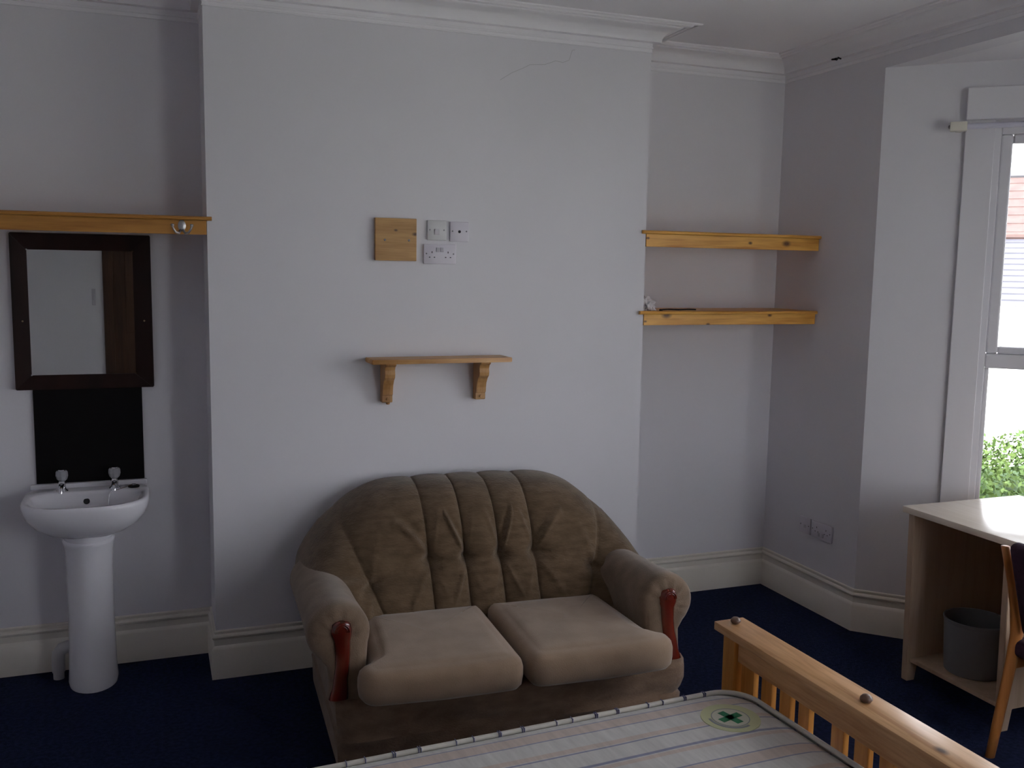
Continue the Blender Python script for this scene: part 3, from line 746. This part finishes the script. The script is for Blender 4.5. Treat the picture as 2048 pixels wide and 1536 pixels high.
def make_mattress_mat():
    M_ = mat('striped_ticking', (0.60, 0.58, 0.56), 0.45); b = M_.node_tree.nodes['Principled BSDF']
    tcn = N(M_, 'ShaderNodeTexCoord'); se = N(M_, 'ShaderNodeSeparateXYZ'); L(M_, tcn.outputs['Object'], se.inputs[0])
    nz = N(M_, 'ShaderNodeTexNoise', Scale=3.0); L(M_, tcn.outputs['Object'], nz.inputs['Vector'])
    wob = N(M_, 'ShaderNodeMath', operation='MULTIPLY_ADD'); L(M_, nz.outputs['Fac'], wob.inputs[0]); wob.inputs[1].default_value = .010; L(M_, se.outputs['Y'], wob.inputs[2])
    # stripe pattern repeats every PER metres: value 0..1
    PER = .305
    ad = N(M_, 'ShaderNodeMath', operation='ADD'); L(M_, wob.outputs[0], ad.inputs[0]); ad.inputs[1].default_value = 20*PER - .0
    md = N(M_, 'ShaderNodeMath', operation='DIVIDE'); L(M_, ad.outputs[0], md.inputs[0]); md.inputs[1].default_value = PER
    fr = N(M_, 'ShaderNodeMath', operation='FRACT'); L(M_, md.outputs[0], fr.inputs[0])
    rp = N(M_, 'ShaderNodeValToRGB'); L(M_, fr.outputs[0], rp.inputs[0]); rp.color_ramp.interpolation = 'LINEAR'
    base = (.70, .68, .65); blue = (.27, .28, .42); peach = (.68, .56, .49)
    # distances measured from the far edge are negative y: fraction f = 1 - d/PER
    st = []
    def band(d0, d1, c):
        st.append((1-d1/PER, 1-d0/PER, c))
    band(.000, .006, base)
    stops = []
    items = [(.048, .052, blue), (.054, .095, peach), (.097, .101, blue), (.163, .183, peach), (.188, .193, blue), (.258, .268, blue), (.274, .290, peach)]
    items = [(1-b_/PER, 1-a_/PER, c_) for a_, b_, c_ in items]; items.sort()
    e = rp.color_ramp.elements
    seq = [(0.0, base)]
    eps = .0035
    for f0, f1, c_ in items: seq += [(f0-eps, base), (f0, c_), (f1, c_), (f1+eps, base)]
    seq = sorted([(min(max(p, 0), 1), c_) for p, c_ in seq], key=lambda x: x[0])[:30]
    e[0].position = seq[0][0]; e[0].color = (*seq[0][1], 1); e[1].position = seq[-1][0]; e[1].color = (*seq[-1][1], 1)
    for p, c_ in seq[1:-1]:
        q = e.new(p); q.color = (*c_, 1)
    # brocade flecks along x inside peach bands
    n2 = N(M_, 'ShaderNodeTexNoise', Scale=60.0); mp = N(M_, 'ShaderNodeMapping'); mp.inputs['Scale'].default_value = (1, .15, 1)
    L(M_, tcn.outputs['Object'], mp.inputs[0]); L(M_, mp.outputs[0], n2.inputs['Vector'])
    mx = N(M_, 'ShaderNodeMixRGB', blend_type='MULTIPLY'); mx.inputs[0].default_value = .35; L(M_, rp.outputs[0], mx.inputs[1]); L(M_, n2.outputs['Fac'], mx.inputs[2])
    hs = N(M_, 'ShaderNodeBrightContrast'); hs.inputs['Bright'].default_value = .03; L(M_, mx.outputs[0], hs.inputs[0])
    L(M_, hs.outputs[0], b.inputs['Base Color'])
    n3 = N(M_, 'ShaderNodeTexNoise', Scale=9.0, Detail=3.0); m4 = N(M_, 'ShaderNodeMapping'); m4.inputs['Scale'].default_value = (2.2, .6, 1)
    L(M_, tcn.outputs['Object'], m4.inputs[0]); L(M_, m4.outputs[0], n3.inputs['Vector'])
    bp = N(M_, 'ShaderNodeBump', Strength=.5, Distance=.008); L(M_, n3.outputs['Fac'], bp.inputs['Height']); L(M_, bp.outputs[0], b.inputs['Normal'])
    return M_
m_tick = make_mattress_mat()
m_pipe = mottled('piping_tape', (.66, .62, .54), (.58, .55, .50), .5, 30, stretch=(1, 1, 1))
t = thing('mattress', 'ivory mattress with blue and peach stripes lying on the pine bed', 'mattress', (1.445, -1.700, 0), math.radians(3.0))
ML, MW, MZ0, MZ1, RC = 1.90, .84, .337, .480, .10
def rrect(ins, n=10):
    x0, x1, y0, y1 = -ML+ins, -ins, -MW+ins, -ins; r = max(RC-ins, .01); P = []
    for cx, cy, a0 in ((x1-r, y1-r, 0), (x0+r, y1-r, 90), (x0+r, y0+r, 180), (x1-r, y0+r, 270)):
        for k in range(n+1):
            a = math.radians(a0+90*k/n); P.append((cx+math.cos(a)*r, cy+math.sin(a)*r))
    Q = []
    for (xa, ya), (xb, yb) in zip(P, P[1:]+P[:1]):
        l = math.hypot(xb-xa, yb-ya); k = max(1, int(l/.04))
        for i in range(k): Q.append((xa+(xb-xa)*i/k, ya+(yb-ya)*i/k))
    return Q
NR = len(rrect(0))
bm = new(); rings = []
for z, d in ((MZ0, .02), (MZ0+.012, .003), (MZ0+.05, 0), (MZ1-.05, 0), (MZ1-.015, .002), (MZ1-.004, .008)):
    P = rrect(0); rings.append([(x*(1)+(-ML/2-x)*d/(ML/2)*1.0, y+(-MW/2-y)*d/(MW/2), z) for x, y in P])
ring_surface(bm, rings, cap1=False)
V0 = None
P = rrect(0)
rings = []
for k, (f, dz) in enumerate(((.985, -.004), (.965, .002), (.93, .008), (.86, .013), (.74, .015), (.58, .016), (.4, .016), (.2, .016), (.04, .016))):
    rings.append([(-ML/2+(x+ML/2)*f, -MW/2+(y+MW/2)*f, MZ1+dz-.004 + (.003*math.sin(x*21+y*3)*math.sin(y*9) if k > 2 else 0)) for x, y in P])
ring_surface(bm, rings, cap0=False)
bmesh.ops.remove_doubles(bm, verts=bm.verts, dist=.0005)
obj('mattress_body', bm, m_tick, t, True)
bm = new()
pp = [(-ML/2+(x+ML/2)*.994, -MW/2+(y+MW/2)*.990, MZ1+.0005) for x, y in P]; pp += [pp[0], pp[1]]
tube(bm, pp, .0075, 8); obj('piping', bm, m_pipe, t, True)
# stitch marks on the piping
bm = new()
for k in range(6):
    for off_ in (0, .006, .070, .076, .150, .200):
        x = -.13-k*.30-off_
        if x < -ML+.12: continue
        box(bm, x-.001, x+.001, -.0145, .0030, MZ1-.004, MZ1+.0092)
st_ = obj('stitching', bm, mat('blue_thread', (.13, .13, .24), .7), t); st_['kind'] = 'stuff'
# round printed badge with green cross
zt = MZ1 + .0130
def disc(bm, cx, cy, r0, r1, z0, z1, n=48, a0=0, a1=360):
    full = (a1-a0) >= 360; k = n if full else n+1
    pts = [(math.radians(a0+(a1-a0)*i/n)) for i in range(k)]
    rr = [[(cx+math.cos(a)*r, cy+math.sin(a)*r, z) for a in pts] for r, z in ((r0, z0), (r0, z1), (r1, z1), (r1, z0))]
    if full:
        rr.append(rr[0])
        V = [[bm.verts.new(p) for p in r] for r in rr[:-1]]; V.append(V[0])
        for a_, b_ in zip(V[:-1], V[1:]):
            for i in range(k): j = (i+1) % k; bm.faces.new((a_[i], a_[j], b_[j], b_[i]))
    else:
        cols = [[r[i] for r in rr[:4]] for i in range(k)]; ring_surface(bm, cols)
bx, by = -.163, -.180
bd = None
bm = new(); disc(bm, bx, by, .0005, .084, zt-.004, zt+.0004); bd = obj('care_badge', bm, mat('yellow_green_badge', (.56, .57, .33), .5), t)
bm = new(); disc(bm, bx, by, .0005, .052, zt-.002, zt+.0008); obj('badge_centre', bm, mat('badge_pale', (.60, .58, .48), .5), bd)
bm = new(); disc(bm, bx, by, .052, .0545, zt-.002, zt+.0011); 
disc(bm, bx, by, .0575, .0655, zt-.002, zt+.0009, 30, 165, 290)
obj('badge_ring', bm, mat('badge_grey_print', (.27, .28, .31), .6), bd)
bm = new(); Mx = Tm(bx, by, 0, rz=math.radians(12))
box(bm, -.038, .038, -.0115, .0115, zt, zt+.0014, M=Mx); box(bm, -.0115, .0115, -.038, .038, zt, zt+.0014, M=Mx); gc = obj('green_cross', bm, mat('green_cross_print', (.012, .20, .085), .5), bd)

# ------------------------------------------------------------------ desk, bin, chair
DP = (2.775, -.925)
t = thing('desk', 'pale wood desk with open kneehole standing in the bay window', 'desk', (DP[0], DP[1], 0), 0)
DD, DLn = .665, .665
bm = new(); box(bm, 0, DD, -DLn, 0, .742, .770, .004); obj('desktop', bm, m_desk, t, 40)
def side(y0, y1):
    bm = new(); prism(bm, [(.034, 0), (.075, 0), (.09, .085), (DD-.09, .085), (DD-.075, 0), (DD-.034, 0), (DD-.022, .742), (.018, .742)], 'y', y0, y1, bev=.002); return bm
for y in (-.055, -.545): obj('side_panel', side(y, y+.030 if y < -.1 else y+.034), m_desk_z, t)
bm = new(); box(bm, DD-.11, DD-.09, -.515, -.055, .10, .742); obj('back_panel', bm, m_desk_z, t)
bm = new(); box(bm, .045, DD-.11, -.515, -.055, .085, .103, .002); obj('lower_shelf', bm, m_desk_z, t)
# bin on the lower shelf
t = thing('waste_bin', 'grey plastic waste bin standing under the desk', 'bin', (2.975, -1.17, .1035))
bm = new(); prof = [(.001, 0), (.108, 0), (.113, .004), (.124, .215), (.127, .218), (.127, .228), (.121, .228), (.119, .215), (.108, .008), (.001, .006)]
lathe(bm, prof, 32); obj('bin_body', bm, m_bin, t, 40)
bm = new(); tube(bm, [(math.cos(a)*.124, math.sin(a)*.124, .226) for a in [2*math.pi*k/32 for k in range(33)]], .004, 8); obj('rim', bm, m_bin, t, True)

# chair beside the desk
t = thing('chair', 'beech chair with dark purple padded back standing beside the desk', 'chair', (2.665, -1.60, 0))
def curve_leg(s_y):
    pts = [(-.045, 0), (-.020, .13), (.005, .26), (.025, .36), (.038, .46), (.025, .56), (.002, .65), (-.022, .72), (-.050, .795)]
    bm = new(); rings = []
    for i, (x, z) in enumerate(pts):
        hw = [.016, .019, .021, .023, .024, .022, .020, .018, .013][i]
        rings.append([(x+math.cos(a)*hw*1.2, s_y+math.sin(a)*.015, z) for a in [2*math.pi*k/12 for k in range(12)]])
    ring_surface(bm, rings); return bm
for y in (0, -.42): obj('rear_leg', curve_leg(y), m_chairw, t, True)
for y in (0, -.42):
    bm = new(); tube(bm, [(.40, y, 0), (.40, y, .43)], [.013, .018], 12); obj('front_leg', bm, m_chairw, t, 50)
for y in (0, -.42):
    bm = new(); box(bm, .03, .42, y-.012, y+.012, .33, .375, .004); obj('seat_rail', bm, m_chairw, t)
bm = new(); box(bm, .02, .44, -.44, .02, .375, .44, .025, 4); obj('seat', bm, m_purple, t, 40)
bm = new(); Mx = Tm(.000, -.21, .66, ry=math.radians(-16))
box(bm, -.028, .025, -.188, .188, -.20, .165, .024, 4, M=Mx); obj('padded_back', bm, m_purple, t, 40)

# ------------------------------------------------------------------ outside
VD = Vector((.826, .741, 0)).normalized(); VR = Vector((VD.y, -VD.x, 0))
def ext(dist, side): return Vector((CAM.x, CAM.y, 0)) + VD*dist + VR*side
GZ = -2.6
bm = new(); box(bm, -60, 90, -70, 90, GZ-.3, GZ); 
struct('ground', bm, mottled('grass_and_paving', (.36, .37, .31), (.50, .49, .46), .9, .8))
# hedge
m_leaf = mottled('hedge_leaves', (.018, .050, .004), (.062, .100, .012), .8, 8, lo=.3, hi=.7)
ang = math.atan2(VR.y, VR.x)
hp = ext(7.6, 1.2)
t = thing('hedge', 'tall bright green leafy hedge just outside the bay window', 'hedge', (hp.x, hp.y, GZ), ang)
HH = .50 - GZ
bm = new(); bmesh.ops.create_grid(bm, x_segments=40, y_segments=24, size=1)
bmesh.ops.delete(bm, geom=bm.verts, context='VERTS')
rings = []
for i in range(25):
    x = -3.6+7.2*i/24
    ring = []
    for k in range(20):
        a = 2*math.pi*k/20
        r = 1+.06*math.sin(x*5+k)+.05*math.sin(x*2.1+k*2)
        yy = math.copysign(abs(math.cos(a))**.6, math.cos(a))*.75*r; zz = HH*.5+math.copysign(abs(math.sin(a))**.6, math.sin(a))*HH*.46*r*(1+.03*math.sin(x*3))
        ring.append((x, yy, max(.02, zz)))
    rings.append(ring)
ring_surface(bm, rings); obj('bush_core', bm, mat('hedge_shade', (.030, .06, .018), .9), t, True)
vs_, fs_ = [], []
rnd_ = random.Random(3)
for k in range(32000):
    x = rnd_.uniform(-3.5, 3.5) if k % 3 == 0 else rnd_.uniform(-2.2, 1.2)
    a = rnd_.uniform(-1.6, math.pi*.75) if False else rnd_.uniform(math.radians(60), math.radians(215))
    r = rnd_.uniform(.98, 1.16)
    yy = math.copysign(abs(math.cos(a))**.6, math.cos(a))*.75*r; zz = HH*.5+math.copysign(abs(math.sin(a))**.6, math.sin(a))*HH*.46*r*(1+.03*math.sin(x*3)+.03*math.sin(x*11))
    c = Vector((x, yy, zz)); s_ = rnd_.uniform(.014, .028)
    d1 = Vector((rnd_.gauss(0, 1), rnd_.gauss(0, 1)-.4, rnd_.gauss(0, 1)+.3)).normalized(); d2 = d1.cross(Vector((rnd_.gauss(0, 1), rnd_.gauss(0, 1), rnd_.gauss(0, 1)))).normalized()
    i0 = len(vs_)
    vs_ += [c-d1*s_, c+d2*s_*.5, c+d1*s_*1.2, c-d2*s_*.5]; fs_.append((i0, i0+1, i0+2, i0+3))
me = bpy.data.meshes.new('leaves'); me.from_pydata([tuple(v) for v in vs_], [], fs_); me.materials.append(m_leaf)
lv = link(bpy.data.objects.new('leaves', me)); lv.parent = t; lv['kind'] = 'stuff'

# neighbouring house: white wall, slate roof; behind it a gabled brick and tile house
hp = ext(22, 0)
t = thing('white_house', 'white rendered house with pale slate roof across the street', 'house', (hp.x, hp.y, GZ), ang)
m_render = mat('white_render', (.80, .80, .80), .8); m_slate = mottled('slate', (.042, .042, .054), (.052, .051, .066), .6, 3); m_tile = mottled('clay_tile', (.056, .030, .027), (.072, .042, .037), .8, 4)
EZ = 1.13-GZ
bm = new(); box(bm, -5, 4, 0, 6, 0, EZ); obj('wall', bm, m_render, t)
bm = new(); box(bm, -5.2, 4.2, -.25, -.10, EZ-.14, EZ+.03); obj('gutter', bm, mat('white_gutter', (.85, .84, .84), .5), t)
# slate courses as stepped boards
nC = 12; r_h, r_d = 1.50, 3.1
bm = new(); prism(bm, [(-.12, EZ), (r_d, EZ+r_h-.03), (6.1, EZ), (6.1, EZ-.04), (-.12, EZ-.04)], 'x', -5.2, 4.2)
obj('roof_deck', bm, m_slate, t)
for k in range(nC):
    y0 = -.15+(r_d+.15)*k/nC; y1 = y0+(r_d+.15)/nC; z0 = EZ+.02+r_h*k/nC; z1 = EZ+.02+r_h*(k+1)/nC
    bm = new(); prism(bm, [(y0, z0), (y0, z0+.022), (y1+.03, z1+.012), (y1+.03, z1-.02)], 'x', -5.2, 4.2); obj('slate_course', bm, m_slate, t)
bm = new(); tube(bm, [(-5.2, r_d, EZ+r_h+.05), (4.2, r_d, EZ+r_h+.05)], .10, 10); obj('ridge', bm, m_tile, t)
hp = ext(29.2, 0)
t = thing('brick_house', 'red tiled gabled house rising behind the white house', 'house', (hp.x, hp.y, GZ), ang)
bm = new(); box(bm, -6, 5, 0, 7, 0, 2.42-GZ); obj('wall', bm, mottled('red_brick', (.40, .20, .15), (.5, .27, .2), .9, 6), t)
Z0 = 2.42-GZ; Z1 = 4.70-GZ
bm = new(); prism(bm, [(-.3, Z0), (3.4, Z1), (7.3, Z0)], 'x', -6.3, 5.3); obj('roof', bm, m_tile, t)
for k in range(9):
    f = k/9; bm = new(); y0 = -.3+3.7*f; z0 = Z0+(Z1-Z0)*f
    prism(bm, [(y0, z0), (y0, z0+.06), (y0+.43, z0+.06+.24), (y0+.43, z0+.2)], 'x', -6.3, 5.3); obj('tile_course', bm, m_tile, t)
bm = new(); tube(bm, [(-6.3, 3.4, Z1+.04), (5.3, 3.4, Z1+.04)], .12, 8); obj('ridge', bm, mat('grey_ridge', (.06, .058, .065), .8), t)
# gable dormer with white bargeboards
gx = 1.15; zg = 2.6-GZ
bm = new(); prism(bm, [(gx-1.0, zg), (gx, zg+.95), (gx+1.0, zg)], 'y', -.45, .8); obj('gable', bm, mat('grey_gable', (.075, .075, .085), .8), t)
for s in (-1, 1):
    bm = new(); prism(bm, [(gx+s*1.12, zg-.08), (gx, zg+1.02), (gx, zg+.82), (gx+s*.92, zg-.08)], 'y', -.55, -.45); obj('bargeboard', bm, m_render, t)
# pink door or curtain glimpse on the white house
